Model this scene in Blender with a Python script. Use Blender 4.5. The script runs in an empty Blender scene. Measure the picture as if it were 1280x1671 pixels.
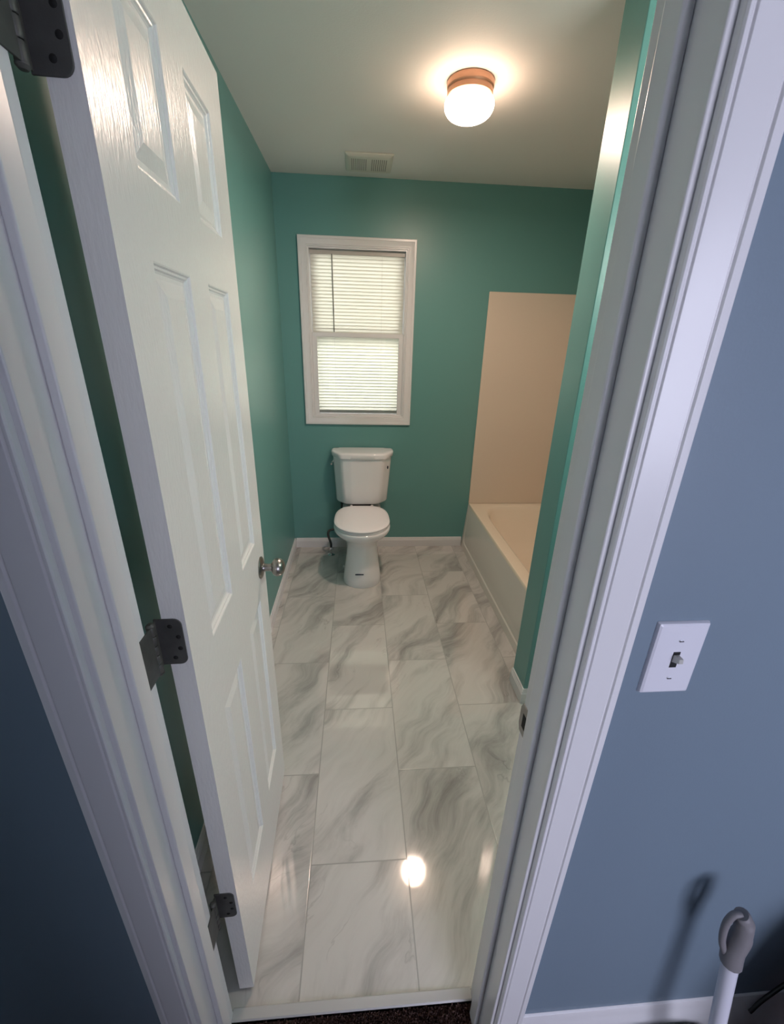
import bpy, bmesh, math, random
from mathutils import Vector, Matrix, noise
random.seed(7)
S = bpy.context.scene
COL = S.collection
pi = math.pi

# ------------------------------------------------------------------ camera
R_ = Vector((0.99716889, -0.07107311, 0.02455251)); U_ = Vector((0.00369553, 0.37244647, 0.92804632)); F_ = Vector((0.07510364, 0.92532818, -0.37165468))
cd = bpy.data.cameras.new('camera'); cam = bpy.data.objects.new('camera', cd); COL.objects.link(cam)
cd.sensor_fit = 'HORIZONTAL'; cd.sensor_width = 36; cd.lens = 689.5 / 1280 * 36
cd.shift_x = 0.0021; cd.shift_y = -0.0005; cd.clip_start = 0.01
m = Matrix(((R_.x, U_.x, -F_.x, 0.3122), (R_.y, U_.y, -F_.y, -0.4194), (R_.z, U_.z, -F_.z, 1.5406), (0, 0, 0, 1)))
cam.matrix_world = m
S.camera = cam

# ------------------------------------------------------------------ light + exposure
S.view_settings.view_transform = 'Standard'; S.view_settings.look = 'None'
S.view_settings.gamma = 1; S.view_settings.use_curve_mapping = False
S.view_settings.exposure = 1.5
LAMP = 9.0          # radiance of the ceiling globe
LAMP_DOWN = 4.2      # light of the bulb leaving the globe downwards
VANITY = 20.0         # radiance of the vanity shades
W = bpy.data.worlds.new('world'); S.world = W; W.use_nodes = True
W.node_tree.nodes['Background'].inputs[0].default_value = (0.75, 0.87, 1.0, 1)
W.node_tree.nodes['Background'].inputs[1].default_value = 1.0
def area(name, loc, rot, sx, sy, power, color):
    l = bpy.data.lights.new(name, 'AREA'); l.shape = 'RECTANGLE'; l.size = sx; l.size_y = sy; l.energy = power; l.color = color
    o = bpy.data.objects.new(name, l); o.location = loc; o.rotation_euler = rot; COL.objects.link(o); return o
# daylight outside the bathroom window (points -y) and outside the hall window (points +y)
area('daylight_bathroom_window', (0.31, 3.25, 1.72), (-pi/2, 0, 0), 1.3, 1.8, 19.0, (1.0, 0.99, 0.96))
area('daylight_hall_window', (1.5, -2.85, 1.20), (pi/2, 0, 0), 1.7, 1.6, 31.0, (0.80, 0.777, 1.0))

area('fill_right_jamb', (-1.62, -.28, 1.25), (0, -pi/2, 0), 1.5, .45, .6, (0.92, 0.95, 1.0))  # added fill light for the dark right jamb, no window known there

# ------------------------------------------------------------------ dimensions
T = 0.111; WD = 0.594; XL = -0.193; D = 2.667; H = 2.452; DH = 2.045
XR = 1.95; WX = 1.067; WY0 = 1.032; WY1 = 1.171
HX0, HX1, HY = -1.4, 2.3, -2.7
WIN = (-0.003, 0.629, 1.041, 2.086)

# ------------------------------------------------------------------ materials
def mat(name, col, rough=0.5, metal=0.0, bump=0.0, bscale=100.0, stretch=(1,1,1), spec=0.5, coat=0.0, var=0.0, bdist=0.001):
    M = bpy.data.materials.new(name); M.use_nodes = True; nt = M.node_tree; b = nt.nodes['Principled BSDF']
    b.inputs['Base Color'].default_value = (*col, 1); b.inputs['Roughness'].default_value = rough; b.inputs['Metallic'].default_value = metal
    b.inputs['Specular IOR Level'].default_value = spec; b.inputs['Coat Weight'].default_value = coat; b.inputs['Coat Roughness'].default_value = 0.05
    tc = nt.nodes.new('ShaderNodeTexCoord'); mp = nt.nodes.new('ShaderNodeMapping'); mp.inputs['Scale'].default_value = stretch
    nt.links.new(tc.outputs['Object'], mp.inputs[0])
    if bump:
        n = nt.nodes.new('ShaderNodeTexNoise'); n.inputs['Scale'].default_value = bscale; n.inputs['Detail'].default_value = 3
        nt.links.new(mp.outputs[0], n.inputs['Vector'])
        bp = nt.nodes.new('ShaderNodeBump'); bp.inputs['Strength'].default_value = bump; bp.inputs['Distance'].default_value = bdist
        nt.links.new(n.outputs['Fac'], bp.inputs['Height']); nt.links.new(bp.outputs[0], b.inputs['Normal'])
    if var:
        n2 = nt.nodes.new('ShaderNodeTexNoise'); n2.inputs['Scale'].default_value = bscale * 0.1; nt.links.new(mp.outputs[0], n2.inputs['Vector'])
        mx = nt.nodes.new('ShaderNodeMix'); mx.data_type = 'RGBA'
        mx.inputs['A'].default_value = (*[c * (1 - var) for c in col], 1); mx.inputs['B'].default_value = (*[min(1, c * (1 + var)) for c in col], 1)
        nt.links.new(n2.outputs['Fac'], mx.inputs['Factor']); nt.links.new(mx.outputs['Result'], b.inputs['Base Color'])
    return M
TEAL = mat('teal_paint', (0.138, 0.328, 0.31), 0.39, bump=0.10, bscale=260, bdist=0.0006)
BLUE = mat('slate_blue_paint', (0.172, 0.232, 0.29), 0.5, bump=0.12, bscale=300)
CEIL = mat('ceiling_paint', (0.80, 0.79, 0.765), 0.7, bump=0.35, bscale=180)
TRIM = mat('white_trim_paint', (0.78, 0.77, 0.78), 0.28, bump=0.05, bscale=60, stretch=(1, 1, .1))
DOORM = mat('white_door_paint', (0.80, 0.79, 0.77), 0.26, bump=0.6, bscale=210, stretch=(1, 1, .22), bdist=0.0013, spec=0.4)
CERAM = mat('white_porcelain', (0.88, 0.86, 0.88), 0.07, coat=0.3)
SEATM = mat('white_seat_plastic', (0.93, 0.89, 0.92), 0.18)
IVORY = mat('ivory_acrylic', (0.74, 0.64, 0.53), 0.22)
TUBM = mat('tub_enamel', (0.80, 0.75, 0.69), 0.2)
BASIN = mat('tub_enamel_warm_lit', (0.86, 0.76, 0.62), 0.2)  # tub enamel again, warmed to carry the light on basin and rim
NICKEL = mat('satin_nickel', (0.30, 0.285, 0.27), 0.30, 1.0)
CHROME = mat('chrome', (0.75, 0.75, 0.75), 0.08, 1.0)
BRONZE = mat('dirty_hinge_metal', (0.10, 0.10, 0.095), 0.5, 0.4, bump=0.3, bscale=220, var=0.5)
STEEL = mat('dull_steel', (0.30, 0.29, 0.28), 0.35, 1.0)
BLACK = mat('black_void', (0.006, 0.006, 0.006), 0.8)
BRASS = mat('pale_copper_metal', (0.50, 0.27, 0.17), 0.4, 0.6, bump=0.05, bscale=50)
RUBBER = mat('black_rubber', (0.012, 0.013, 0.014), 0.5)
PLATE = mat('white_plate_plastic', (0.74, 0.74, 0.80), 0.3)
VENTM = mat('vent_plastic', (0.66, 0.64, 0.57), 0.4)
GRIP = mat('grey_grip', (0.20, 0.19, 0.20), 0.55, bump=0.1, bscale=120)
POLE = mat('pole_white', (0.70, 0.70, 0.78), 0.35)
BAG = mat('black_bag_cloth', (0.012, 0.012, 0.016), 0.6, bump=0.5, bscale=50, bdist=0.004)
HOSE = mat('braided_hose', (0.03, 0.035, 0.035), 0.4, bump=0.4, bscale=900)
GREEN = mat('lawn_green', (0.09, 0.16, 0.04), 0.9, bump=0.5, bscale=20)
INK = mat('dark_label', (0.01, 0.02, 0.05), 0.4)

def emis(name, col, strength):
    M = bpy.data.materials.new(name); M.use_nodes = True; b = M.node_tree.nodes['Principled BSDF']
    b.inputs['Base Color'].default_value = (0.9, 0.88, 0.85, 1); b.inputs['Roughness'].default_value = 0.2
    b.inputs['Emission Color'].default_value = (*col, 1); b.inputs['Emission Strength'].default_value = strength; return M
GLOBE = emis('lit_globe_glass', (1.0, 0.70, 0.50), LAMP)
SHADE = emis('lit_vanity_glass', (1.0, 0.93, 0.84), VANITY)

def glassmat():
    M = bpy.data.materials.new('window_glass'); M.use_nodes = True; nt = M.node_tree; nt.nodes.clear()
    o = nt.nodes.new('ShaderNodeOutputMaterial'); mx = nt.nodes.new('ShaderNodeMixShader'); t = nt.nodes.new('ShaderNodeBsdfTransparent')
    g = nt.nodes.new('ShaderNodeBsdfGlossy'); g.inputs['Roughness'].default_value = 0.02; f = nt.nodes.new('ShaderNodeFresnel'); f.inputs[0].default_value = 1.5
    nt.links.new(f.outputs[0], mx.inputs[0]); nt.links.new(t.outputs[0], mx.inputs[1]); nt.links.new(g.outputs[0], mx.inputs[2]); nt.links.new(mx.outputs[0], o.inputs[0]); return M
GLASS = glassmat()
def slatmat():
    M = bpy.data.materials.new('blind_slat_vinyl'); M.use_nodes = True; nt = M.node_tree; nt.nodes.clear()
    o = nt.nodes.new('ShaderNodeOutputMaterial'); mx = nt.nodes.new('ShaderNodeMixShader'); mx.inputs[0].default_value = 0.5
    d = nt.nodes.new('ShaderNodeBsdfPrincipled'); d.inputs['Base Color'].default_value = (0.82, 0.82, 0.78, 1); d.inputs['Roughness'].default_value = 0.35
    t = nt.nodes.new('ShaderNodeBsdfTranslucent'); t.inputs[0].default_value = (0.80, 0.785, 0.72, 1)
    nt.links.new(d.outputs[0], mx.inputs[1]); nt.links.new(t.outputs[0], mx.inputs[2]); nt.links.new(mx.outputs[0], o.inputs[0]); return M
SLAT = slatmat()

def tilemat():
    M = bpy.data.materials.new('marble_look_tile'); M.use_nodes = True; nt = M.node_tree; b = nt.nodes['Principled BSDF']
    L = nt.links.new
    def N(t, **k):
        n = nt.nodes.new(t)
        for a, v in k.items(): setattr(n, a, v)
        return n
    def mth(op, a, b_=None, c=None):
        n = N('ShaderNodeMath', operation=op)
        for i, v in enumerate((a, b_, c)):
            if v is None: continue
            if isinstance(v, (int, float)): n.inputs[i].default_value = v
            else: L(v, n.inputs[i])
        return n.outputs[0]
    tc = N('ShaderNodeTexCoord'); sx = N('ShaderNodeSeparateXYZ'); L(tc.outputs['Object'], sx.inputs[0])
    X, Y = sx.outputs[0], sx.outputs[1]
    u = mth('DIVIDE', mth('SUBTRACT', X, 0.158), 0.305); col = mth('FLOOR', u)
    par = mth('FLOORED_MODULO', col, 2.0)
    v = mth('DIVIDE', mth('SUBTRACT', mth('SUBTRACT', Y, 0.418), mth('MULTIPLY', par, 0.305)), 0.6085); row = mth('FLOOR', v)
    fu = mth('FRACT', u); fv = mth('FRACT', v)
    du = mth('MULTIPLY', mth('MINIMUM', fu, mth('SUBTRACT', 1.0, fu)), 0.305)
    dv = mth('MULTIPLY', mth('MINIMUM', fv, mth('SUBTRACT', 1.0, fv)), 0.6085)
    dm = mth('MINIMUM', du, dv)
    gr = N('ShaderNodeMapRange'); gr.inputs['From Min'].default_value = 0.0012; gr.inputs['From Max'].default_value = 0.0024; L(dm, gr.inputs['Value'])
    cid = N('ShaderNodeCombineXYZ'); L(col, cid.inputs[0]); L(row, cid.inputs[1]); cid.inputs[2].default_value = 3.7
    wn = N('ShaderNodeTexWhiteNoise', noise_dimensions='3D'); L(cid.outputs[0], wn.inputs['Vector'])
    # each tile reads its own place in the vein pattern
    off = N('ShaderNodeVectorMath', operation='SCALE'); L(wn.outputs['Color'], off.inputs[0]); off.inputs['Scale'].default_value = 9.0
    ps = N('ShaderNodeVectorMath', operation='ADD'); L(tc.outputs['Object'], ps.inputs[0]); L(off.outputs[0], ps.inputs[1])
    # low-frequency warp
    w1 = N('ShaderNodeTexNoise'); w1.inputs['Scale'].default_value = 2.2; w1.inputs['Detail'].default_value = 2; L(ps.outputs[0], w1.inputs['Vector'])
    wc = N('ShaderNodeVectorMath', operation='SUBTRACT'); L(w1.outputs['Color'], wc.inputs[0]); wc.inputs[1].default_value = (.5, .5, .5)
    ws = N('ShaderNodeVectorMath', operation='SCALE'); L(wc.outputs[0], ws.inputs[0]); ws.inputs['Scale'].default_value = 0.42
    pw = N('ShaderNodeVectorMath', operation='ADD'); L(ps.outputs[0], pw.inputs[0]); L(ws.outputs[0], pw.inputs[1])
    rot = N('ShaderNodeMapping'); rot.inputs['Rotation'].default_value = (0, 0, math.radians(-52)); L(pw.outputs[0], rot.inputs[0])
    st = N('ShaderNodeMapping'); st.inputs['Scale'].default_value = (1.5, 7.0, 1.0); L(rot.outputs[0], st.inputs[0])
    band = N('ShaderNodeTexNoise'); band.inputs['Scale'].default_value = 1.0; band.inputs['Detail'].default_value = 6; band.inputs['Roughness'].default_value = 0.6; L(st.outputs[0], band.inputs['Vector'])
    r1 = N('ShaderNodeMapRange', interpolation_type='SMOOTHSTEP'); r1.inputs['From Min'].default_value = 0.42; r1.inputs['From Max'].default_value = 0.70; L(band.outputs['Fac'], r1.inputs['Value'])
    # fine streaks
    st2 = N('ShaderNodeMapping'); st2.inputs['Scale'].default_value = (3.0, 26.0, 1.0); L(rot.outputs[0], st2.inputs[0])
    fine = N('ShaderNodeTexNoise'); fine.inputs['Scale'].default_value = 1.0; fine.inputs['Detail'].default_value = 5; fine.inputs['Roughness'].default_value = 0.7; L(st2.outputs[0], fine.inputs['Vector'])
    # sharp cracks: thin lines where a noise crosses its middle
    st3 = N('ShaderNodeMapping'); st3.inputs['Scale'].default_value = (1.2, 2.6, 1.0); L(rot.outputs[0], st3.inputs[0])
    cr = N('ShaderNodeTexNoise'); cr.inputs['Scale'].default_value = 1.6; cr.inputs['Detail'].default_value = 5; cr.inputs['Roughness'].default_value = 0.6; L(st3.outputs[0], cr.inputs['Vector'])
    crk = mth('ABSOLUTE', mth('SUBTRACT', cr.outputs['Fac'], 0.5))
    r3 = N('ShaderNodeMapRange'); r3.inputs['From Min'].default_value = 0.0; r3.inputs['From Max'].default_value = 0.012; r3.inputs['To Min'].default_value = 1.0; r3.inputs['To Max'].default_value = 0.0; L(crk, r3.inputs['Value'])
    brk = N('ShaderNodeTexNoise'); brk.inputs['Scale'].default_value = 5.0; L(ps.outputs[0], brk.inputs['Vector'])
    r4 = N('ShaderNodeMapRange', interpolation_type='SMOOTHSTEP'); r4.inputs['From Min'].default_value = 0.52; r4.inputs['From Max'].default_value = 0.66; L(brk.outputs['Fac'], r4.inputs['Value'])
    cracks = mth('MULTIPLY', r3.outputs[0], r4.outputs[0])
    dark = mth('ADD', mth('MULTIPLY', r1.outputs[0], mth('ADD', 0.34, mth('MULTIPLY', fine.outputs['Fac'], 0.8))), mth('MULTIPLY', mth('SUBTRACT', fine.outputs['Fac'], 0.45), 0.45))
    dark = mth('ADD', dark, mth('MULTIPLY', cracks, 0.30))
    dark = mth('ADD', dark, mth('MULTIPLY', mth('SUBTRACT', wn.outputs['Value'], 0.4), 0.22))
    dark = mth('MINIMUM', mth('MAXIMUM', dark, 0.0), 1.0)
    mx = N('ShaderNodeMix', data_type='RGBA'); mx.inputs['A'].default_value = (0.66, 0.63, 0.605, 1); mx.inputs['B'].default_value = (0.285, 0.27, 0.26, 1); L(dark, mx.inputs['Factor'])
    mg = N('ShaderNodeMix', data_type='RGBA'); mg.inputs['A'].default_value = (0.36, 0.35, 0.33, 1); L(gr.outputs[0], mg.inputs['Factor']); L(mx.outputs['Result'], mg.inputs['B'])
    L(mg.outputs['Result'], b.inputs['Base Color'])
    rr = N('ShaderNodeMapRange'); rr.inputs['To Min'].default_value = 0.5; rr.inputs['To Max'].default_value = 0.055; L(gr.outputs[0], rr.inputs['Value']); L(rr.outputs[0], b.inputs['Roughness'])
    b.inputs['Specular IOR Level'].default_value = 0.6
    b.inputs['Coat Weight'].default_value = 0.8; b.inputs['Coat Roughness'].default_value = 0.03
    wav = N('ShaderNodeTexNoise'); wav.inputs['Scale'].default_value = 14.0; wav.inputs['Detail'].default_value = 1; L(ps.outputs[0], wav.inputs['Vector'])
    h = mth('ADD', mth('MULTIPLY', gr.outputs[0], 0.5), mth('MULTIPLY', wav.outputs['Fac'], 0.35))
    bp = N('ShaderNodeBump'); bp.inputs['Strength'].default_value = 0.35; bp.inputs['Distance'].default_value = 0.0012; L(h, bp.inputs['Height']); L(bp.outputs[0], b.inputs['Normal'])
    return M
TILE = tilemat()
def carpetmat():
    M = mat('brown_carpet', (0.17, 0.105, 0.09), 1.0, bump=1.0, bscale=160, bdist=0.01, var=0.5, spec=0.1); return M
CARPET = carpetmat()

# ------------------------------------------------------------------ mesh helpers
class MB:
    def __init__(s): s.bm = bmesh.new()
    def box(s, x0, x1, y0, y1, z0, z1, mi=0):
        v = [s.bm.verts.new((x, y, z)) for x in (x0, x1) for y in (y0, y1) for z in (z0, z1)]
        for f in ((0, 1, 3, 2), (4, 6, 7, 5), (0, 4, 5, 1), (2, 3, 7, 6), (0, 2, 6, 4), (1, 5, 7, 3)):
            s.bm.faces.new([v[i] for i in f]).material_index = mi
        return s
    def loft(s, rings, cap0=True, cap1=True, close=True, mi=0):
        vs = [[s.bm.verts.new(p) for p in r] for r in rings]
        n = len(rings[0])
        for a, b in zip(vs, vs[1:]):
            for i in range(n if close else n - 1):
                j = (i + 1) % n
                s.bm.faces.new((a[i], a[j], b[j], b[i])).material_index = mi
        if cap0: s.bm.faces.new(vs[0][::-1]).material_index = mi
        if cap1: s.bm.faces.new(vs[-1]).material_index = mi
        return s
    def lathe(s, prof, o=(0, 0, 0), axis='z', n=48, mi=0):
        # prof: (radius, height along axis)
        rings = []
        for r, h in prof:
            ring = []
            for i in range(n):
                a = 2 * pi * i / n; c, q = r * math.cos(a), r * math.sin(a)
                p = {'z': (c, q, h), 'x': (h, c, q), 'y': (q, h, c)}[axis]
                ring.append((o[0] + p[0], o[1] + p[1], o[2] + p[2]))
            rings.append(ring)
        return s.loft(rings, prof[0][0] > 0, prof[-1][0] > 0, True, mi)
    def tube(s, pts, r, n=12, mi=0):
        pts = [Vector(p) for p in pts]; rings = []; up = None
        rs = r if isinstance(r, (list, tuple)) else [r] * len(pts)
        for i, p in enumerate(pts):
            d = (pts[min(i + 1, len(pts) - 1)] - pts[max(i - 1, 0)]).normalized()
            if up is None: up = Vector((0, 0, 1)) if abs(d.z) < .9 else Vector((1, 0, 0))
            a = d.cross(up).normalized(); up = a.cross(d).normalized()
            rings.append([p + (a * math.cos(2 * pi * k / n) + up * math.sin(2 * pi * k / n)) * rs[i] for k in range(n)])
        return s.loft(rings, mi=mi)
    def build(s, name, ms, parent=None, smooth=False, bevel=0.0, seg=2, angle=30):
        bmesh.ops.remove_doubles(s.bm, verts=s.bm.verts, dist=1e-6)
        bmesh.ops.recalc_face_normals(s.bm, faces=s.bm.faces)
        me = bpy.data.meshes.new(name); s.bm.to_mesh(me); s.bm.free()
        for mm in (ms if isinstance(ms, (list, tuple)) else [ms]): me.materials.append(mm)
        o = bpy.data.objects.new(name, me); COL.objects.link(o)
        if bevel:
            b = o.modifiers.new('bevel', 'BEVEL'); b.width = bevel; b.segments = seg; b.limit_method = 'ANGLE'; b.angle_limit = math.radians(angle); b.harden_normals = True
        if smooth or bevel:
            me.shade_smooth() if hasattr(me, 'shade_smooth') else [setattr(p, 'use_smooth', True) for p in me.polygons]
            if smooth:
                me.set_sharp_from_angle(angle=math.radians(smooth if smooth is not True else 50))
        if parent is not None:
            o.parent = parent
            o.matrix_parent_inverse = parent.matrix_world.inverted()
        return o
def catmull(pts, n=8):
    P = [Vector(p) for p in pts]; P = [2 * P[0] - P[1]] + P + [2 * P[-1] - P[-2]]; out = []
    for i in range(1, len(P) - 2):
        for k in range(n):
            t = k / n; a, b, c, d = P[i-1:i+3]
            out.append(.5 * ((2*b) + (-a + c)*t + (2*a - 5*b + 4*c - d)*t*t + (-a + 3*b - 3*c + d)*t**3))
    out.append(P[-2]); return out
def struct(o): o['kind'] = 'structure'; return o
def tag(o, label, cat, group=None):
    o['label'] = label; o['category'] = cat
    if group: o['group'] = group
    return o
def empty(name, loc, label, cat, rz=0, group=None):
    o = bpy.data.objects.new(name, None); COL.objects.link(o); o.location = loc; o.rotation_euler = (0, 0, rz); o.empty_display_size = .05
    o.matrix_world = Matrix.Translation(loc) @ Matrix.Rotation(rz, 4, 'Z')
    return tag(o, label, cat, group)

# ------------------------------------------------------------------ shell
# floors
struct(MB().box(XL - .1, XR + .1, T - .017, D + .1, -.08, 0).build('floor', TILE))
struct(MB().box(HX0 - .1, HX1 + .1, HY - .1, T - .017, -.08, -.012).build('floor_hall', CARPET))
struct(MB().box(HX0 - .1, XR + .5, HY - .1, D + .1, H, H + .08).build('ceiling', CEIL))
# left wall and right wall of the bathroom
struct(MB().box(XL - .1, XL, T, D + .1, 0, H).build('wall_left', TEAL))
struct(MB().box(XR, XR + .1, T, D + .1, 0, H).build('wall_right', TEAL))
# back wall with the window hole
b = MB(); x0, x1, z0, z1 = WIN
b.box(XL, x0, D, D + .12, 0, H); b.box(x1, XR, D, D + .12, 0, H); b.box(x0, x1, D, D + .12, 0, z0); b.box(x0, x1, D, D + .12, z1, H)
struct(b.build('wall_back', TEAL))
# wing wall at the foot of the tub
struct(MB().box(WX, XR, WY0, WY1, 0, H).build('wall_wing', TEAL, bevel=.003))
# door wall: blue towards the hall, teal towards the bathroom
b = MB()
def twoface(x0, x1, z0, z1):
    b.box(x0, x1, 0, T / 2, z0, z1, 0); b.box(x0, x1, T / 2, T, z0, z1, 1)
twoface(HX0, -.018, 0, H); twoface(WD + .018, HX1, 0, H); twoface(-.018, WD + .018, DH + .018, H)
struct(b.build('wall_front', [BLUE, TEAL]))
# hall: far ends, window wall and an unseen corner added to shade the left
b = MB(); hl = (-.50, -.06, .5, 2.0)
b.box(HX0 - .1, HX0, HY, hl[0], -.012, H); b.box(HX0 - .1, HX0, hl[1], 0, -.012, H); b.box(HX0 - .1, HX0, hl[0], hl[1], -.012, hl[2]); b.box(HX0 - .1, HX0, hl[0], hl[1], hl[3], H)
struct(b.build('wall_hall_left', BLUE))
struct(MB().box(HX1, HX1 + .1, HY, T, -.012, H).build('wall_hall_right', BLUE))
b = MB(); hw = (0.8, 2.2, 0.45, 1.95)
b.box(HX0, hw[0], HY - .1, HY, -.012, H); b.box(hw[1], HX1, HY - .1, HY, -.012, H); b.box(hw[0], hw[1], HY - .1, HY, -.012, hw[2]); b.box(hw[0], hw[1], HY - .1, HY, hw[3], H)
struct(b.build('wall_hall_back', BLUE))
struct(MB().box(HX0, 0.62, HY, -1.0, -.012, H).build('wall_shade_block', BLUE))
w3 = MB()
for a in ((hl[0], hl[1], hl[2], hl[2] + .04), (hl[0], hl[1], hl[3] - .04, hl[3]), (hl[0], hl[0] + .04, hl[2], hl[3]), (hl[1] - .04, hl[1], hl[2], hl[3]), (hl[0], hl[1], 1.24, 1.28)):
    w3.box(HX0 - .07, HX0 - .03, a[0], a[1], a[2], a[3])
w3 = struct(w3.build('window_fill', TRIM))  # unseen window, added only to hold the jamb fill light
MB().box(HX0 - .052, HX0 - .048, hl[0] + .03, hl[1] - .03, hl[2] + .03, hl[3] - .03).build('window_pane', GLASS, w3)
w2 = MB()
for a in ((hw[0], hw[1], hw[2], hw[2] + .05), (hw[0], hw[1], hw[3] - .05, hw[3]), (hw[0], hw[0] + .05, hw[2], hw[3]), (hw[1] - .05, hw[1], hw[2], hw[3]), (hw[0], hw[1], 1.30, 1.34)):
    w2.box(a[0], a[1], HY - .07, HY - .03, a[2], a[3])
w2 = struct(w2.build('window_2', TRIM))
MB().box(hw[0] + .03, hw[1] - .03, HY - .052, HY - .048, hw[2] + .03, hw[3] - .03).build('window_pane', GLASS, w2)

# ------------------------------------------------------------------ trim
CAS = [(0, 0), (0, .008), (.0015, .0105), (.0045, .0105), (.0055, .0085), (.0068, .0085), (.008, .011), (.020, .0125), (.0385, .0155), (.0395, .0138), (.041, .0138), (.0425, .0165), (.051, .0165), (.053, .0145), (.053, 0)]
def frame(b, prof, x0, x1, z0, z1, y, s, legs=False, k=1.0, mi=0):
    """mitred casing round a rectangle; profile = (outwards, depth); s = side the face looks to"""
    def corner(u, cx, cz): return (x0 - u if cx == 0 else x1 + u, z0 - u if cz == 0 else z1 + u)
    if legs: path = [(0, 2), (0, 1), (1, 1), (1, 2)]
    else: path = [(0, 0), (0, 1), (1, 1), (1, 0)]
    rings = []
    for cx, cz in path:
        ring = []
        for u, d in prof:
            u *= k
            if cz == 2: X, Z = (x0 - u if cx == 0 else x1 + u), z0
            else: X, Z = corner(u, cx, cz)
            ring.append((X, y + s * d, Z))
        rings.append(ring)
    if legs: b.loft(rings)
    else: b.loft(rings + [rings[0]], False, False)
    return b
b = MB()
frame(b, CAS, -.007, WD + .007, -.005, DH + .007, 0, -1, legs=True)
struct(b.build('trim_1', TRIM, bevel=.0006, seg=1))
b = MB()
frame(b, CAS, -.007, WD + .007, 0, DH + .007, T, 1, legs=True)
struct(b.build('trim_2', TRIM, bevel=.0006, seg=1))
# jambs with stop
b = MB()
frame(b, [(0, 0), (0, T), (.018, T), (.018, 0)], 0, WD, -.005, DH, 0, 1, legs=True)
jamb = struct(b.build('trim_3', TRIM, bevel=.0025, seg=3))
b = MB()
frame(b, [(-.011, .045), (-.011, .077), (.0005, .077), (.0005, .045)], 0, WD, -.005, DH, 0, 1, legs=True)
b.build('door_stop', TRIM, jamb, bevel=.003, seg=3)
# threshold strip
struct(MB().loft([[(x, .094, -.012), (x, .094, .0015), (x, .097, .004), (x, .1165, .004), (x, .1195, .0005), (x, .1195, -.012)] for x in (0, WD)]).build('trim_4', mat('threshold_white', (.52, .52, .52), .35)))

BB = [(0, 0), (.012, 0), (.012, .055), (.0095, .059), (.0095, .064), (.007, .067), (.007, .072), (.004, .078), (0, .079)]
def baseboard(name, pts, hk=1.0, z=0.0, ms=TRIM):
    """pts: floor polyline, the board stands on its left side; profile offsets to the left"""
    P = [Vector((p[0], p[1], 0)) for p in pts]; rings = []
    for i, p in enumerate(P):
        d0 = (P[i] - P[i-1]).normalized() if i else (P[1] - P[0]).normalized()
        d1 = (P[i+1] - P[i]).normalized() if i < len(P) - 1 else d0
        n0 = Vector((-d0.y, d0.x, 0)); n1 = Vector((-d1.y, d1.x, 0)); nn = (n0 + n1); nn = nn / (nn.length_squared / 2) if nn.length > 1e-4 else n0
        rings.append([(p.x + nn.x * u, p.y + nn.y * u, z + h * hk) for u, h in BB])
    return struct(MB().loft(rings).build(name, ms, bevel=.0005, seg=1))
baseboard('baseboard_left', [(XL, D), (XL, T)])
baseboard('baseboard_back', [(1.149, D), (XL + .012, D)])
baseboard('baseboard_wing', [(XR, WY0), (WX, WY0), (WX, WY1 - .002)])
baseboard('baseboard_front', [(WD + .062, T), (XR, T)])
baseboard('baseboard_hall_right', [(HX1, 0), (WD + .062, 0)], 2.72, -.012)
baseboard('baseboard_hall_left', [(-.062, 0), (HX0, 0)], 2.72, -.012)

# ------------------------------------------------------------------ door
dw, dh, dt = 0.5895, 2.03, 0.035
def panel_face(b, y, s):
    """door face at depth y looking along s*y with six raised panels"""
    xs = [0, .101, .247, .346, .492, dw]; zs = [0, .232, .832, 1.008, 1.622, 1.722, 1.93, dh]
    for i in range(5):
        for j in range(7):
            x0, x1, z0, z1 = xs[i], xs[i+1], zs[j], zs[j+1]
            if i in (1, 3) and j in (1, 3, 5):
                rings = []
                for ins, d in ((0, 0), (.002, .001), (.004, .004), (.007, .0045), (.009, .007), (.012, .0085), (.018, .0085), (.040, .003), (.043, .003)):
                    rings.append([(x0 + ins, y - s * d, z0 + ins), (x1 - ins, y - s * d, z0 + ins), (x1 - ins, y - s * d, z1 - ins), (x0 + ins, y - s * d, z1 - ins)])
                b.loft(rings, False, True)
            else:
                b.bm.faces.new([b.bm.verts.new(p) for p in ((x0, y, z0), (x1, y, z0), (x1, y, z1), (x0, y, z1))])
    # perimeter is closed by the caller
    return xs, zs
b = MB()
xs, zs = panel_face(b, 0, -1); panel_face(b, dt, 1)
for a0, a1 in zip(xs, xs[1:]):
    for z in (0, dh): b.bm.faces.new([b.bm.verts.new(p) for p in ((a0, 0, z), (a1, 0, z), (a1, dt, z), (a0, dt, z))])
for a0, a1 in zip(zs, zs[1:]):
    for x in (0, dw): b.bm.faces.new([b.bm.verts.new(p) for p in ((x, 0, a0), (x, 0, a1), (x, dt, a1), (x, dt, a0))])
door = struct(b.build('door_1', DOORM))
TH = 1.5978; PX, PY = -.0129, .1317
c_, s_ = math.cos(TH), math.sin(TH)
def dpt(a, bb, z):
    x = .003 + a - PX; y = T - .035 + bb - PY
    return Vector((PX + c_ * x - s_ * y, PY + s_ * x + c_ * y, z))
door.location = dpt(0, 0, .012); door.rotation_euler = (0, 0, TH)
DM = Matrix.Translation(door.location) @ Matrix.Rotation(TH, 4, 'Z')
def on_door(o):
    o.parent = door; o.matrix_parent_inverse = Matrix.Identity(4); return o
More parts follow.
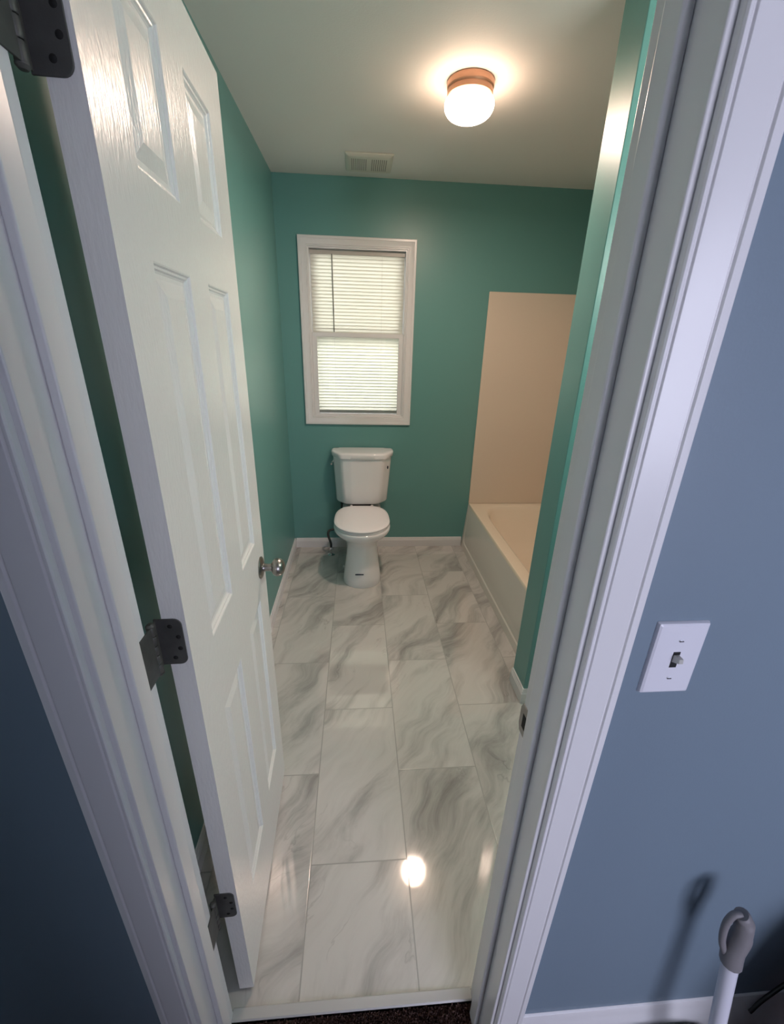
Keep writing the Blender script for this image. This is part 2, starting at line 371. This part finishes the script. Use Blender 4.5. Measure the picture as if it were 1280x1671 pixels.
# knob set (both faces), spindle along the door's y
def knob(s):
    y = 0 if s < 0 else dt
    rp = [(0.0, 0), (.0325, 0), (.0325, .002), (.030, .005), (.024, .0075), (.016, .009), (0, .009)]
    rose = on_door(MB().lathe([(r, y + s * h) for r, h in rp], (.531, 0, .914), 'y', 40).build('knob_rose', NICKEL, smooth=35))
    kp = [(0, .008), (.013, .008), (.0115, .012), (.0105, .024), (.012, .029), (.0125, .031), (.012, .033), (.019, .0355), (.0235, .039), (.0262, .044), (.027, .050), (.0258, .0555), (.0232, .0600), (.0228, .0606), (.0205, .0637), (.015, .0672), (.008, .0690), (0, .0695)]
    k = MB().lathe([(r, y + s * h) for r, h in kp], (.531, 0, .914), 'y', 40).build('knob', NICKEL, smooth=40)
    k.parent = rose; k.matrix_parent_inverse = Matrix.Identity(4)
knob(-1); knob(1)
on_door(MB().box(dw - .001, dw + .0015, .006, .029, .885, .943).build('latch_plate', NICKEL, bevel=.0008))
# hinges: leaf on the door edge, barrel, leaf on the jamb
def rounded_leaf(b, x, u0, u1, z0, z1, th, r=.012):
    pts = []
    for cu, cz, a0 in ((u1 - r, z0 + r, -pi/2), (u1 - r, z1 - r, 0)):
        for k in range(7):
            a = a0 + (pi / 2) * k / 6; pts.append((cu + r * math.cos(a), cz + r * math.sin(a)))
    pts += [(u0, z1), (u0, z0)]
    b.loft([[(x, u, z) for u, z in pts], [(x + th, u, z) for u, z in pts]])
for zc in (0.375, 1.092, 1.818):
    z0, z1 = zc - .0435, zc + .0435
    zd0, zd1 = z0 - .012, z1 - .012
    b = MB()
    # door-local: edge plane x=0, visible leaf runs from y=dt+.012 (barrel) towards y=0
    pts = []; r = .012; u1 = .006
    for cu, cz, a0 in ((u1 + r, zd1 - r, pi/2), (u1 + r, zd0 + r, pi)):
        for k in range(7):
            a = a0 + (pi / 2) * k / 6; pts.append((cu + r * math.cos(a), cz + r * math.sin(a)))
    pts += [(dt + .012, zd0), (dt + .012, zd1)]
    b.loft([[(-.0022, u, z) for u, z in pts], [(.0004, u, z) for u, z in pts]])
    leaf = on_door(b.build('hinge_leaf', BRONZE, bevel=.0006, seg=1))
    for (u, dz) in ((.024, .030), (.014, .010), (.024, -.030), (.014, -.012)):
        sc = MB().lathe([(0, -.0034), (.002, -.0034), (.0038, -.0022), (.0038, -.0018), (0, -.0018)], (0, u, (zd0 + zd1) / 2 + dz), 'x', 16).build('screw', STEEL if False else BLACK, smooth=40)
        sc.parent = leaf; sc.matrix_parent_inverse = Matrix.Identity(4)
    # barrel at the pin (world), stored in door space
    inv = DM.inverted(); p = inv @ Vector((-.001, .129, 0))
    b = MB()
    for k in range(5):
        a0 = zd0 + (zd1 - zd0) * k / 5 + .0006; a1 = zd0 + (zd1 - zd0) * (k + 1) / 5 - .0006
        b.lathe([(0.0056, a0), (.0062, a0 + .001), (.0062, a1 - .001), (.0056, a1)], (p.x, p.y, 0), 'z', 20)
    b.lathe([(0, zd0 - .005), (.004, zd0 - .004), (.0066, zd0 - .001), (.0066, zd0 + .0004), (0, zd0 + .0004)], (p.x, p.y, 0), 'z', 20)
    b.lathe([(0, zd1 - .0004), (.0066, zd1 - .0004), (.0066, zd1 + .001), (.004, zd1 + .004), (0, zd1 + .005)], (p.x, p.y, 0), 'z', 20)
    b.loft([[(0.0004, dt + .009, z), (-.0022, dt + .009, z), (p.x - .001, p.y - .004, z), (p.x + .003, p.y + .004, z)] for z in (zd0 + .002, zd1 - .002)])
    on_door(b.build('hinge_barrel', BRONZE, smooth=35))
    # leaf on the jamb face
    pts = []; u0, u1 = .079, .1265
    for cu, cz, a0 in ((u0 + r, z1 - r, pi/2), (u0 + r, z0 + r, pi)):
        for k in range(7):
            a = a0 + (pi / 2) * k / 6; pts.append((cu + r * math.cos(a), cz + r * math.sin(a)))
    pts += [(u1, z0), (u1, z1)]
    b = MB(); b.loft([[(-.0006, u, z) for u, z in pts], [(.0022, u, z) for u, z in pts]])
    jl = b.build('hinge_leaf', BRONZE, jamb, bevel=.0006, seg=1)
# strike plate on the right jamb
b = MB()
y0, y1, z0, z1 = .082, .1165, .914, .974
pr = [(y0, z0), (y1 - .006, z0), (y1, z0 + .012), (y1, z1 - .012), (y1 - .006, z1), (y0, z1)]
b.loft([[(WD - .0016, y, z) for y, z in pr], [(WD + .0005, y, z) for y, z in pr]])
sp = b.build('strike_plate', STEEL, jamb, bevel=.0006, seg=1)
MB().box(WD - .0021, WD - .0012, .092, .104, .930, .958).build('latch_hole', BLACK, sp)

# ------------------------------------------------------------------ bathroom window
win = MB()
frame(win, [(0, -.004), (0, .008), (.002, .0105), (.006, .0105), (.007, .0085), (.009, .0085), (.010, .012), (.026, .0125), (.0385, .0155), (.041, .0138), (.043, .0165), (.054, .0165), (.057, .0145), (.057, 0)], WIN[0], WIN[1], WIN[2], WIN[3], D, -1)
win = struct(win.build('window_1', TRIM, bevel=.0006, seg=1))
def rect_frame(b, x0, x1, z0, z1, y0, y1, w, wt=None, wb=None):
    wt = wt or w; wb = wb or w
    rings = []
    for X, Z, Xi, Zi in ((x0, z0, x0 + w, z0 + wb), (x1, z0, x1 - w, z0 + wb), (x1, z1, x1 - w, z1 - wt), (x0, z1, x0 + w, z1 - wt)):
        rings.append([(X, y0, Z), (Xi, y0, Zi), (Xi, y1, Zi), (X, y1, Z)])
    b.loft(rings + [rings[0]], False, False)
x0, x1, z0, z1 = WIN
b = MB(); rect_frame(b, x0, x1, z0, z1, D - .003, D + .115, .008); b.build('window_liner', TRIM, win, bevel=.001)
b = MB(); rect_frame(b, x0 + .008, x1 - .008, 1.545, z1 - .008, D + .075, D + .10, .035); b.build('upper_sash', TRIM, win, bevel=.002)
MB().box(x0 + .035, x1 - .035, D + .086, D + .089, 1.57, z1 - .03).build('glass_pane', GLASS, win)
b = MB(); rect_frame(b, x0 + .0085, x1 - .0085, 1.048, 1.592, D + .006, D + .020, .031, .027, .010); b.build('lower_sash', TRIM, win, bevel=.002)
MB().box(x0 + .034, x1 - .034, D + .012, D + .0145, 1.056, 1.567).build('glass_pane', GLASS, win)
b = MB(); rect_frame(b, x0 + .008, x1 - .008, z0 + .008, 1.60, D + .088, D + .108, .030); b.build('lower_outer_sash', TRIM, win, bevel=.002)

bl = empty('window_blind', (.313, D + .045, 1.05), 'closed white mini blind glowing inside the white framed window', 'window blind')
bx0, bx1 = x0 + .011, x1 - .011
MB().box(bx0, bx1, D + .028, D + .056, z1 - .036, z1 - .010).build('headrail', mat('headrail_paint', (.50, .46, .42), .4), bl, bevel=.002)
b = MB(); n = 46; zt = z1 - .046; zb = 1.092; pitch = (zt - zb) / n
for i in range(n + 1):
    zc = zt - i * pitch; rows = []
    for k in range(5):
        t = (k / 4 - .5); a = math.radians(75); u = t * .0275; cr = .0022 * (1 - (2 * t) ** 2)
        rows.append((D + .043 + u * math.cos(a) * -1 + cr * math.sin(a) * -1, zc + u * math.sin(a) - cr * math.cos(a) * -1))
    prof = [(y, z) for y, z in rows] + [(y + .0003, z + .0002) for y, z in rows[::-1]]
    b.loft([[(bx0 + .003, y, z) for y, z in prof], [(bx1 - .003, y, z) for y, z in prof]])
b.build('slats', SLAT, bl, smooth=50)
MB().box(bx0 + .003, bx1 - .003, D + .030, D + .054, 1.060, 1.081).build('bottom_rail', mat('bottom_rail_paint', (.55, .52, .47), .4), bl, bevel=.002)
b = MB(); b.tube([(.148, D + .026, 2.052), (.149, D + .024, 1.9), (.153, D + .024, 1.596)], .0035, 8); b.build('tilt_wand', mat('wand_plastic', (.12, .12, .11), .3), bl, smooth=True)
b = MB()
for x in (.155, .470): b.tube([(x, D + .0285, z1 - .03), (x, D + .0285, 1.07)], .0007, 5)
b.build('ladder_cord', mat('cord_white', (.7, .7, .66), .8), bl)

# ------------------------------------------------------------------ ceiling lamp
LX, LY = .737, 1.618
lamp = empty('ceiling_lamp', (LX, LY, H), 'lit white mushroom ceiling lamp with a coppery metal base', 'ceiling lamp')
MB().lathe([(0, H - .0005), (.0865, H - .0005), (.0885, H - .004), (.0875, H - .020), (.084, H - .024), (.0835, H - .028), (.0855, H - .031), (.085, H - .044), (.078, H - .050), (0, H - .050)], (LX, LY, 0), 'z', 64).build('lamp_base', BRASS, lamp, smooth=35)
gp = [(.066, -.044), (.080, -.048), (.0895, -.056), (.0935, -.068), (.0915, -.082), (.083, -.096), (.069, -.106), (.048, -.114), (.024, -.118), (0, -.119)]
gp = catmull([(r, 0, h) for r, h in gp], 4)
MB().lathe([(max(0, v.x), H + v.z) for v in gp], (LX, LY, 0), 'z', 64).build('globe', GLOBE, lamp, smooth=True)

dl = bpy.data.lights.new('lamp_glow', 'AREA'); dl.shape = 'DISK'; dl.size = .12; dl.energy = LAMP_DOWN; dl.color = (1.0, 0.76, 0.63)
do = bpy.data.objects.new('lamp_glow', dl); COL.objects.link(do); do.location = (LX, LY, H - .1205)
# vanity light on the door wall inside the bathroom (beyond the jamb, out of view from the hall)
vl = empty('vanity_light', (1.5, T + .02, 1.98), 'three shade vanity light on the teal wall beside the door', 'wall lamp')
MB().box(1.22, 1.78, T, T + .02, 1.93, 2.03).build('back_plate', NICKEL, vl, bevel=.004)
for i in range(3):
    x = 1.30 + .2 * i
    arm = MB().tube(catmull([(x, T + .02, 1.98), (x, T + .07, 1.99), (x, T + .10, 1.975)], 6), .006, 10).build('arm', NICKEL, vl, smooth=True)
    MB().lathe([(.020, 1.975), (.030, 1.965), (.045, 1.93), (.052, 1.89), (.050, 1.865), (0, 1.862)], (x, T + .10, 0), 'z', 32).build('shade', SHADE, vl, smooth=50)

# ------------------------------------------------------------------ ceiling vent
vt = empty('ceiling_vent', (.375, 2.43, H), 'white square exhaust vent grille on the ceiling above the window', 'vent')
vx0, vx1, vy0, vy1 = .248, .503, 2.305, 2.555
b = MB(); zt = H - .016
b.loft([[(vx0, vy0, H), (vx1, vy0, H), (vx1, vy1, H), (vx0, vy1, H)], [(vx0, vy0, H - .008), (vx1, vy0, H - .008), (vx1, vy1, H - .008), (vx0, vy1, H - .008)], [(vx0 + .02, vy0 + .02, zt), (vx1 - .02, vy0 + .02, zt), (vx1 - .02, vy1 - .02, zt), (vx0 + .02, vy1 - .02, zt)]])
b.build('vent_cover', VENTM, vt, bevel=.003)
b = MB()
for k in range(18):
    if k in (8, 9): continue
    x = vx0 + .035 + k * .0109
    b.box(x - .0018, x + .0018, vy0 + .045, vy1 - .045, zt - .0006, zt + .002)
b.build('slots', mat('vent_slot_dark', (.22, .22, .20), .8), vt)

# ------------------------------------------------------------------ toilet
TX = .335
toi = empty('toilet', (TX, 2.3, 0), 'white two piece toilet with closed lid below the window', 'toilet')
def chaikin(P, n=3):
    for _ in range(n):
        Q = []
        for i in range(len(P)):
            a, c = P[i], P[(i + 1) % len(P)]
            Q.append((a[0] * .86 + c[0] * .14, a[1] * .86 + c[1] * .14)); Q.append((a[0] * .14 + c[0] * .86, a[1] * .14 + c[1] * .86))
        P = Q
    return P
def tankplan(hw, front, back=2.650, cx=.340, ch=.062):
    P = [(cx - hw, back), (cx - hw, back - .09), (cx - hw + ch, front + .012), (cx - hw * .35, front), (cx + hw * .35, front), (cx + hw - ch, front + .012), (cx + hw, back - .09), (cx + hw, back)]
    return chaikin(P, 3)
b = MB()
secs = [(.432, .172, 2.490), (.436, .184, 2.477), (.446, .190, 2.471), (.55, .196, 2.466), (.66, .204, 2.462), (.780, .211, 2.460)]
b.loft([[(x, y, z) for x, y in tankplan(hw, fr, cx=.337 + .004 * (z - .43) / .35)] for z, hw, fr in secs])
tank = b.build('tank', CERAM, toi, smooth=50)
b = MB()
secs = [(.776, .217, 2.456), (.779, .222, 2.451), (.805, .224, 2.449), (.812, .221, 2.452), (.8165, .210, 2.462), (.818, .185, 2.485)]
b.loft([[(x, y, z) for x, y in tankplan(hw, fr, 2.655 if hw > .2 else 2.63, .342)] for z, hw, fr in secs])
b.build('tank_lid', CERAM, toi, smooth=55)
# bowl sections
def egg(hw, front, back, z, n=56, e=2.0, cx=TX, mid=None):
    mid = mid if mid is not None else front + hw * 1.05
    ring = []
    for i in range(n):
        a = 2 * pi * i / n; c, s = math.cos(a), math.sin(a)
        if s < 0: x = cx + hw * c; y = mid + (mid - front) * s
        else:
            r = (abs(c) ** 3.2 + abs(s) ** 3.2) ** (-1 / 3.2); x = cx + hw * c * r; y = mid + (back - mid) * s * r
        ring.append((x, y, z))
    return ring
b = MB()
sec = [(.000, .131, 2.030, 2.58), (.004, .1325, 2.028, 2.58), (.05, .126, 2.034, 2.57), (.12, .116, 2.044, 2.56), (.20, .106, 2.058, 2.54), (.265, .101, 2.068, 2.53), (.300, .110, 2.062, 2.52), (.325, .138, 2.040, 2.50), (.345, .165, 2.018, 2.49), (.362, .181, 2.003, 2.485), (.378, .188, 1.993, 2.48), (.396, .189, 1.991, 2.48), (.402, .184, 1.996, 2.475)]
b.loft([egg(hw, fr, bk, z) for z, hw, fr, bk in sec])
b.build('bowl', CERAM, toi, smooth=60)
b = MB(); b.loft([[(x, y, z) for x, y in chaikin([(TX - w, 2.40), (TX + w, 2.40), (TX + w, 2.625), (TX - w, 2.625)], 2)] for z, w in ((.30, .085), (.36, .12), (.385, .135), (.398, .140), (.403, .132))])
b.build('bowl_deck', CERAM, toi, smooth=50)
MB().box(TX - .07, TX + .07, 2.50, 2.62, .402, .4325).build('tank_gasket', RUBBER, toi, bevel=.004)
b = MB(); b.loft([egg(hw, fr, 2.45, z) for z, hw, fr in ((.4035, .176, 2.003), (.406, .183, 1.996), (.413, .183, 1.996), (.4165, .178, 2.001))]); b.build('seat', SEATM, toi, smooth=50)
b = MB(); b.loft([egg(hw, fr, bk, z) for z, hw, fr, bk in ((.4185, .178, 2.001, 2.455), (.4215, .185, 1.993, 2.46), (.429, .186, 1.992, 2.46), (.4335, .181, 1.998, 2.455), (.4365, .165, 2.014, 2.44), (.438, .11, 2.07, 2.40))]); b.build('seat_lid', SEATM, toi, smooth=50)
for sx in (-.075, .075):
    MB().lathe([(0, .402), (.011, .402), (.012, .406), (.012, .424), (.009, .429), (0, .430)], (TX + sx, 2.470, 0), 'z', 20).build('seat_hinge', SEATM, toi, smooth=40)
MB().box(TX - .046, TX + .010, 2.0375, 2.0450, .098, .1045).build('label_strip', INK, toi, bevel=.001)
MB().lathe([(0, 0), (.012, 0), (.013, .003), (.010, .009), (0, .011)], (TX - .128, 2.33, 0), 'z', 16).build('bolt_cap', CERAM, toi, smooth=50)
# lever on the left flank, dark oval mark on the right chamfer
b = MB(); b.lathe([(0, 0), (.013, 0), (.013, -.004), (.009, -.008), (0, -.008)], (.134, 2.575, .735), 'x', 20); b.tube([(.124, 2.575, .735), (.120, 2.545, .733), (.121, 2.51, .729)], [.005, .0045, .006], 10)
b.build('flush_lever', CHROME, toi, smooth=50)
b = MB(); b.lathe([(0, 0), (.0065, 0), (.0065, .0015), (0, .0015)], (0, 0, 0), 'y', 16)
ov = b.build('tank_button', INK, None); ov.scale = (1, 1, 1.9); ov.location = (.5215, 2.4905, .712); ov.rotation_euler = (0, 0, math.radians(38)); bpy.context.view_layer.update(); ov.parent = toi; ov.matrix_parent_inverse = toi.matrix_world.inverted()

# water supply
sv = empty('supply_valve', (.10, 2.53, 0), 'chrome shut off valve with a black hose beside the toilet base', 'water valve')
MB().lathe([(0, 0), (.030, 0), (.030, .002), (.022, .006), (.008, .010), (0, .010)], (.10, 2.53, 0), 'z', 24).build('escutcheon', CHROME, sv, smooth=40)
b = MB(); b.lathe([(.007, .008), (.007, .028), (.011, .030), (.011, .052), (.008, .056), (.008, .066), (0, .066)], (.10, 2.53, 0), 'z', 16); b.lathe([(.006, 0), (.006, -.022), (.014, -.024), (.014, -.030), (0, -.031)], (.10, 2.525, .041), 'y', 16)
b.build('valve_body', CHROME, sv, smooth=40)
b = MB(); b.tube(catmull([(.10, 2.53, .062), (.098, 2.53, .10), (.080, 2.545, .155), (.085, 2.56, .185), (.11, 2.58, .188), (.15, 2.59, .20), (.175, 2.60, .26), (.185, 2.60, .36), (.185, 2.595, .428)], 8), .009, 10)
b.build('hose', HOSE, sv, smooth=True)

# ------------------------------------------------------------------ bathtub
tub = empty('bathtub', (1.5, 1.92, 0), 'ivory alcove bathtub along the right wall behind the teal wing wall', 'bathtub')
ty0, ty1, tx1, RZ = WY1 + .002, D - .002, XR - .002, .372
N_ = 96; cx, cy = (1.15 + tx1) / 2, (ty0 + ty1) / 2
def rring(x0, x1, y0, y1, z, n=None):
    cx, cy, a, bq = (x0 + x1) / 2, (y0 + y1) / 2, (x1 - x0) / 2, (y1 - y0) / 2; out = []
    for i in range(N_):
        t = 2 * pi * i / N_ + pi / 4; c, s = math.cos(t), math.sin(t)
        r = 1 / max(abs(c), abs(s)) if n is None else (abs(c) ** n + abs(s) ** n) ** (-1 / n)
        out.append((cx + a * c * r, cy + bq * s * r, z))
    return out
b = MB()
b.loft([rring(1.186, tx1, ty0, ty1, .335), rring(1.181, tx1, ty0, ty1, .366), rring(1.186, tx1 - .004, ty0 + .004, ty1 - .004, RZ), rring(1.250, tx1 - .055, ty0 + .085, ty1 - .062, RZ, 6),
        rring(1.262, tx1 - .067, ty0 + .10, ty1 - .075, RZ - .006, 5.5), rring(1.272, tx1 - .075, ty0 + .112, ty1 - .088, RZ - .03, 5), rring(1.305, tx1 - .10, ty0 + .16, ty1 - .20, .13, 4.5), rring(1.34, tx1 - .13, ty0 + .20, ty1 - .28, .085, 4), rring(1.42, tx1 - .2, ty0 + .3, ty1 - .4, .075, 4)], False, True)
b.build('basin', BASIN, tub, smooth=50)
# apron: outer frame with a rounded corner, inset panel
b = MB()
fx, px_ = 1.152, 1.172
def apr(y0, y1, z0, z1, r, n=8):
    P = [(y0, z1)]
    P += [(y0, z0 + r)] + [(y0 + r - r * math.cos(a), z0 + r - r * math.sin(a)) for a in [pi / 2 * k / n for k in range(1, n)]] + [(y0 + r, z0)]
    P += [(y1 - r, z0)] + [(y1 - r + r * math.sin(a), z0 + r - r * math.cos(a)) for a in [pi / 2 * k / n for k in range(1, n)]] + [(y1, z0 + r), (y1, z1)]
    return P
o1 = apr(ty0, ty1, 0, .366, .001); o2 = apr(ty0 + .035, ty1 - .035, .048, .366, .06); o3 = apr(ty0 + .042, ty1 - .042, .056, .366, .055)
def sl(z, x0): return x0 + (1.183 - x0) * max(0, (z - .0) / .366) ** 1.0 if True else x0
b.loft([[(sl(z, 1.190) if False else 1.20, y, z) for y, z in o1], [(fx + .030 * z / .366, y, z) for y, z in o1], [(fx + .030 * z / .366, y, z) for y, z in o2], [(fx + .006 + .026 * z / .366, y, z) for y, z in o3]], False, False)
b.bm.faces.new([b.bm.verts.new((fx + .006 + .026 * z / .366, y, z)) for y, z in o3])
b.build('apron', TUBM, tub, bevel=.002, seg=2)
MB().lathe([(0, 0), (.025, 0), (.025, .002), (.018, .004), (0, .004)], (1.6, ty0 + .40, .0755), 'z', 24).build('drain', CHROME, tub, smooth=40)
sur = empty('tub_surround', (1.5, 2.6, RZ), 'tall ivory wall surround panels rising above the bathtub rim', 'shower surround')
MB().box(1.181, tx1, D - .012, D - .0005, RZ + .001, 1.869).build('back_panel', IVORY, sur, bevel=.005, seg=3)
MB().box(tx1 - .010, tx1, ty0 + .012, D - .0125, RZ + .001, 1.869).build('side_panel', IVORY, sur, bevel=.003)
MB().box(1.181, tx1, ty0 - .001, ty0 + .011, RZ + .001, 1.869).build('front_panel', IVORY, sur, bevel=.003)

# ------------------------------------------------------------------ light switch on the hall wall
sw = empty('light_switch', (.7246, 0, 1.164), 'white single toggle light switch on the blue wall right of the door', 'light switch')
sx, sz = .7246, 1.164
def rc(hx, hz, y, r=.002):
    P = []
    for qx, qz, a0 in ((1, 1, 0), (-1, 1, pi/2), (-1, -1, pi), (1, -1, 3*pi/2)):
        for k in range(4):
            a = a0 + pi / 2 * k / 3; P.append((sx + qx * (hx - r) + r * math.cos(a), y, sz + qz * (hz - r) + r * math.sin(a)))
    return P
b = MB(); b.loft([rc(.035, .0572, 0), rc(.035, .0572, -.001), rc(.0335, .0557, -.0045), rc(.031, .0532, -.006)]); b.build('wall_plate', PLATE, sw, smooth=25)
MB().box(sx - .0048, sx + .0048, -.0063, -.003, sz - .0125, sz + .0125).build('toggle_slot', BLACK, sw)
b = MB(); b.loft([[(sx - .004, -.005, sz - .004), (sx + .004, -.005, sz - .004), (sx + .004, -.005, sz + .008), (sx - .004, -.005, sz + .008)], [(sx - .003, -.017, sz + .002), (sx + .003, -.017, sz + .002), (sx + .003, -.016, sz + .0085), (sx - .003, -.016, sz + .0085)]])
b.build('toggle', mat('toggle_plastic', (.5, .49, .45), .3), sw, bevel=.0008)
for dz in (-.0302, .0302):
    s1 = MB().lathe([(0, -.0074), (.0018, -.0072), (.0032, -.0058), (0, -.0058)], (sx, 0, sz + dz), 'y', 16).build('screw', PLATE, sw, smooth=40)
    MB().box(sx - .0028, sx + .0028, -.0078, -.0070, sz + dz - .0005, sz + dz + .0005).build('screw_slot', BLACK, s1)

# ------------------------------------------------------------------ pole with loop grip leaning by the hall wall
A = Vector((.943, -.060, .676)); B = Vector((1.018, -.128, -.008)); dr = (B - A).normalized()
pole = empty('long_handled_pole', tuple(B), 'white pole with a grey loop grip leaning at the blue wall', 'cleaning tool')
g0 = A + dr * .125
MB().tube([g0 - dr * .015, g0 + dr * .004, g0 + dr * .005, B], [.0135, .0135, .0125, .0125], 20).build('pole', POLE, pole, smooth=40)
side = Vector((-1, .2, 0)); side = (side - dr * side.dot(dr)).normalized()
b = MB()
b.tube(catmull([g0 - dr * .002, g0 - dr * .03, A + dr * .055 - side * .008, A + dr * .02 - side * .008, A + dr * .002 - side * .001], 6), [.0165] * 7 + [.0155] * 6 + [.014] * 6 + [.012] * 5 + [.010], 14)
b.tube(catmull([A + dr * .004 - side * .002, A + dr * .006 + side * .010, A + dr * .030 + side * .019, A + dr * .070 + side * .020, A + dr * .100 + side * .012, g0 - dr * .008], 6), .0055, 10)
b.build('loop_grip', GRIP, pole, smooth=50)
MB().lathe([(0, -.011), (.026, -.011), (.028, .0), (.024, .012), (.016, .03), (.0, .03)], (B.x, B.y, 0), 'z', 28).build('foot', RUBBER, pole, smooth=40)

# dark bag on the carpet at the right, and a black cord running into it
def blob(c, r, seed, amp=.12, ns=3.0):
    bm = bmesh.new(); bmesh.ops.create_icosphere(bm, subdivisions=4, radius=1)
    for v in bm.verts:
        d = v.co.normalized(); f = 1 + amp * noise.noise(d * ns + Vector((seed, 0, 0))) + amp * .4 * noise.noise(d * ns * 3 + Vector((0, seed, 0)))
        e = Vector((math.copysign(abs(d.x) ** .75, d.x), math.copysign(abs(d.y) ** .75, d.y), math.copysign(abs(d.z) ** .75, d.z)))
        p = e * f; v.co = (c[0] + p.x * r[0], c[1] + p.y * r[1], max(-.0118, c[2] + p.z * r[2]))
    m_ = MB(); m_.bm.free(); m_.bm = bm; return m_
bag = blob((.99, -.053, .06), (.115, .034, .094), 3.3, .08).build('black_bag', BAG, None, smooth=60)
tag(bag, 'low black cloth bag lying against the white baseboard beside the leaning pole', 'bag')
can = blob((1.265, -.20, .30), (.145, .150, .33), 8.1, .04).build('black_bin', RUBBER, None, smooth=60)  # bin made taller and moved left to throw shade on the wall
tag(can, 'tall black rounded bin beside the blue wall, cut off by the right photo edge', 'bin')
b = MB(); b.tube(catmull([(1.40, -.012, .56), (1.32, -.012, .42), (1.25, -.012, .29), (1.205, -.014, .21), (1.185, -.017, .165)], 8), .004, 8)
cord = b.build('power_cord', RUBBER, None, smooth=True); tag(cord, 'thin black cord hanging down the wall behind the black bag', 'cord')

# ------------------------------------------------------------------ carpet pile near the door
vs, fs = [], []
def tufts(x0, x1, y0, y1, n):
    for _ in range(n):
        x, y = random.uniform(x0, x1), random.uniform(y0, y1); h = random.uniform(.006, .014); a = random.uniform(0, pi); w = random.uniform(.001, .0022)
        dx, dy = w * math.cos(a), w * math.sin(a); lx, ly = random.gauss(0, .003), random.gauss(0, .003); k = len(vs)
        vs.extend([(x - dx, y - dy, -.0125), (x + dx, y + dy, -.0125), (x + dx * .7 + lx, y + dy * .7 + ly, -.012 + h), (x - dx * .7 + lx, y - dy * .7 + ly, -.012 + h)]); fs.append((k, k+1, k+2, k+3))
tufts(.004, .590, -.12, .091, 26000); tufts(.66, .88, -.2, -.014, 5000)
me = bpy.data.meshes.new('carpet_pile'); me.from_pydata(vs, [], fs); me.materials.append(CARPET)
cp = bpy.data.objects.new('carpet_pile', me); COL.objects.link(cp); cp['kind'] = 'stuff'; cp['label'] = 'short dark brown carpet pile in the doorway'; cp['category'] = 'carpet'

# ------------------------------------------------------------------ outdoors behind the blind
struct(MB().box(-8, 8, D + .2, D + 14, -.9, -.8).build('ground_outdoors', GREEN))
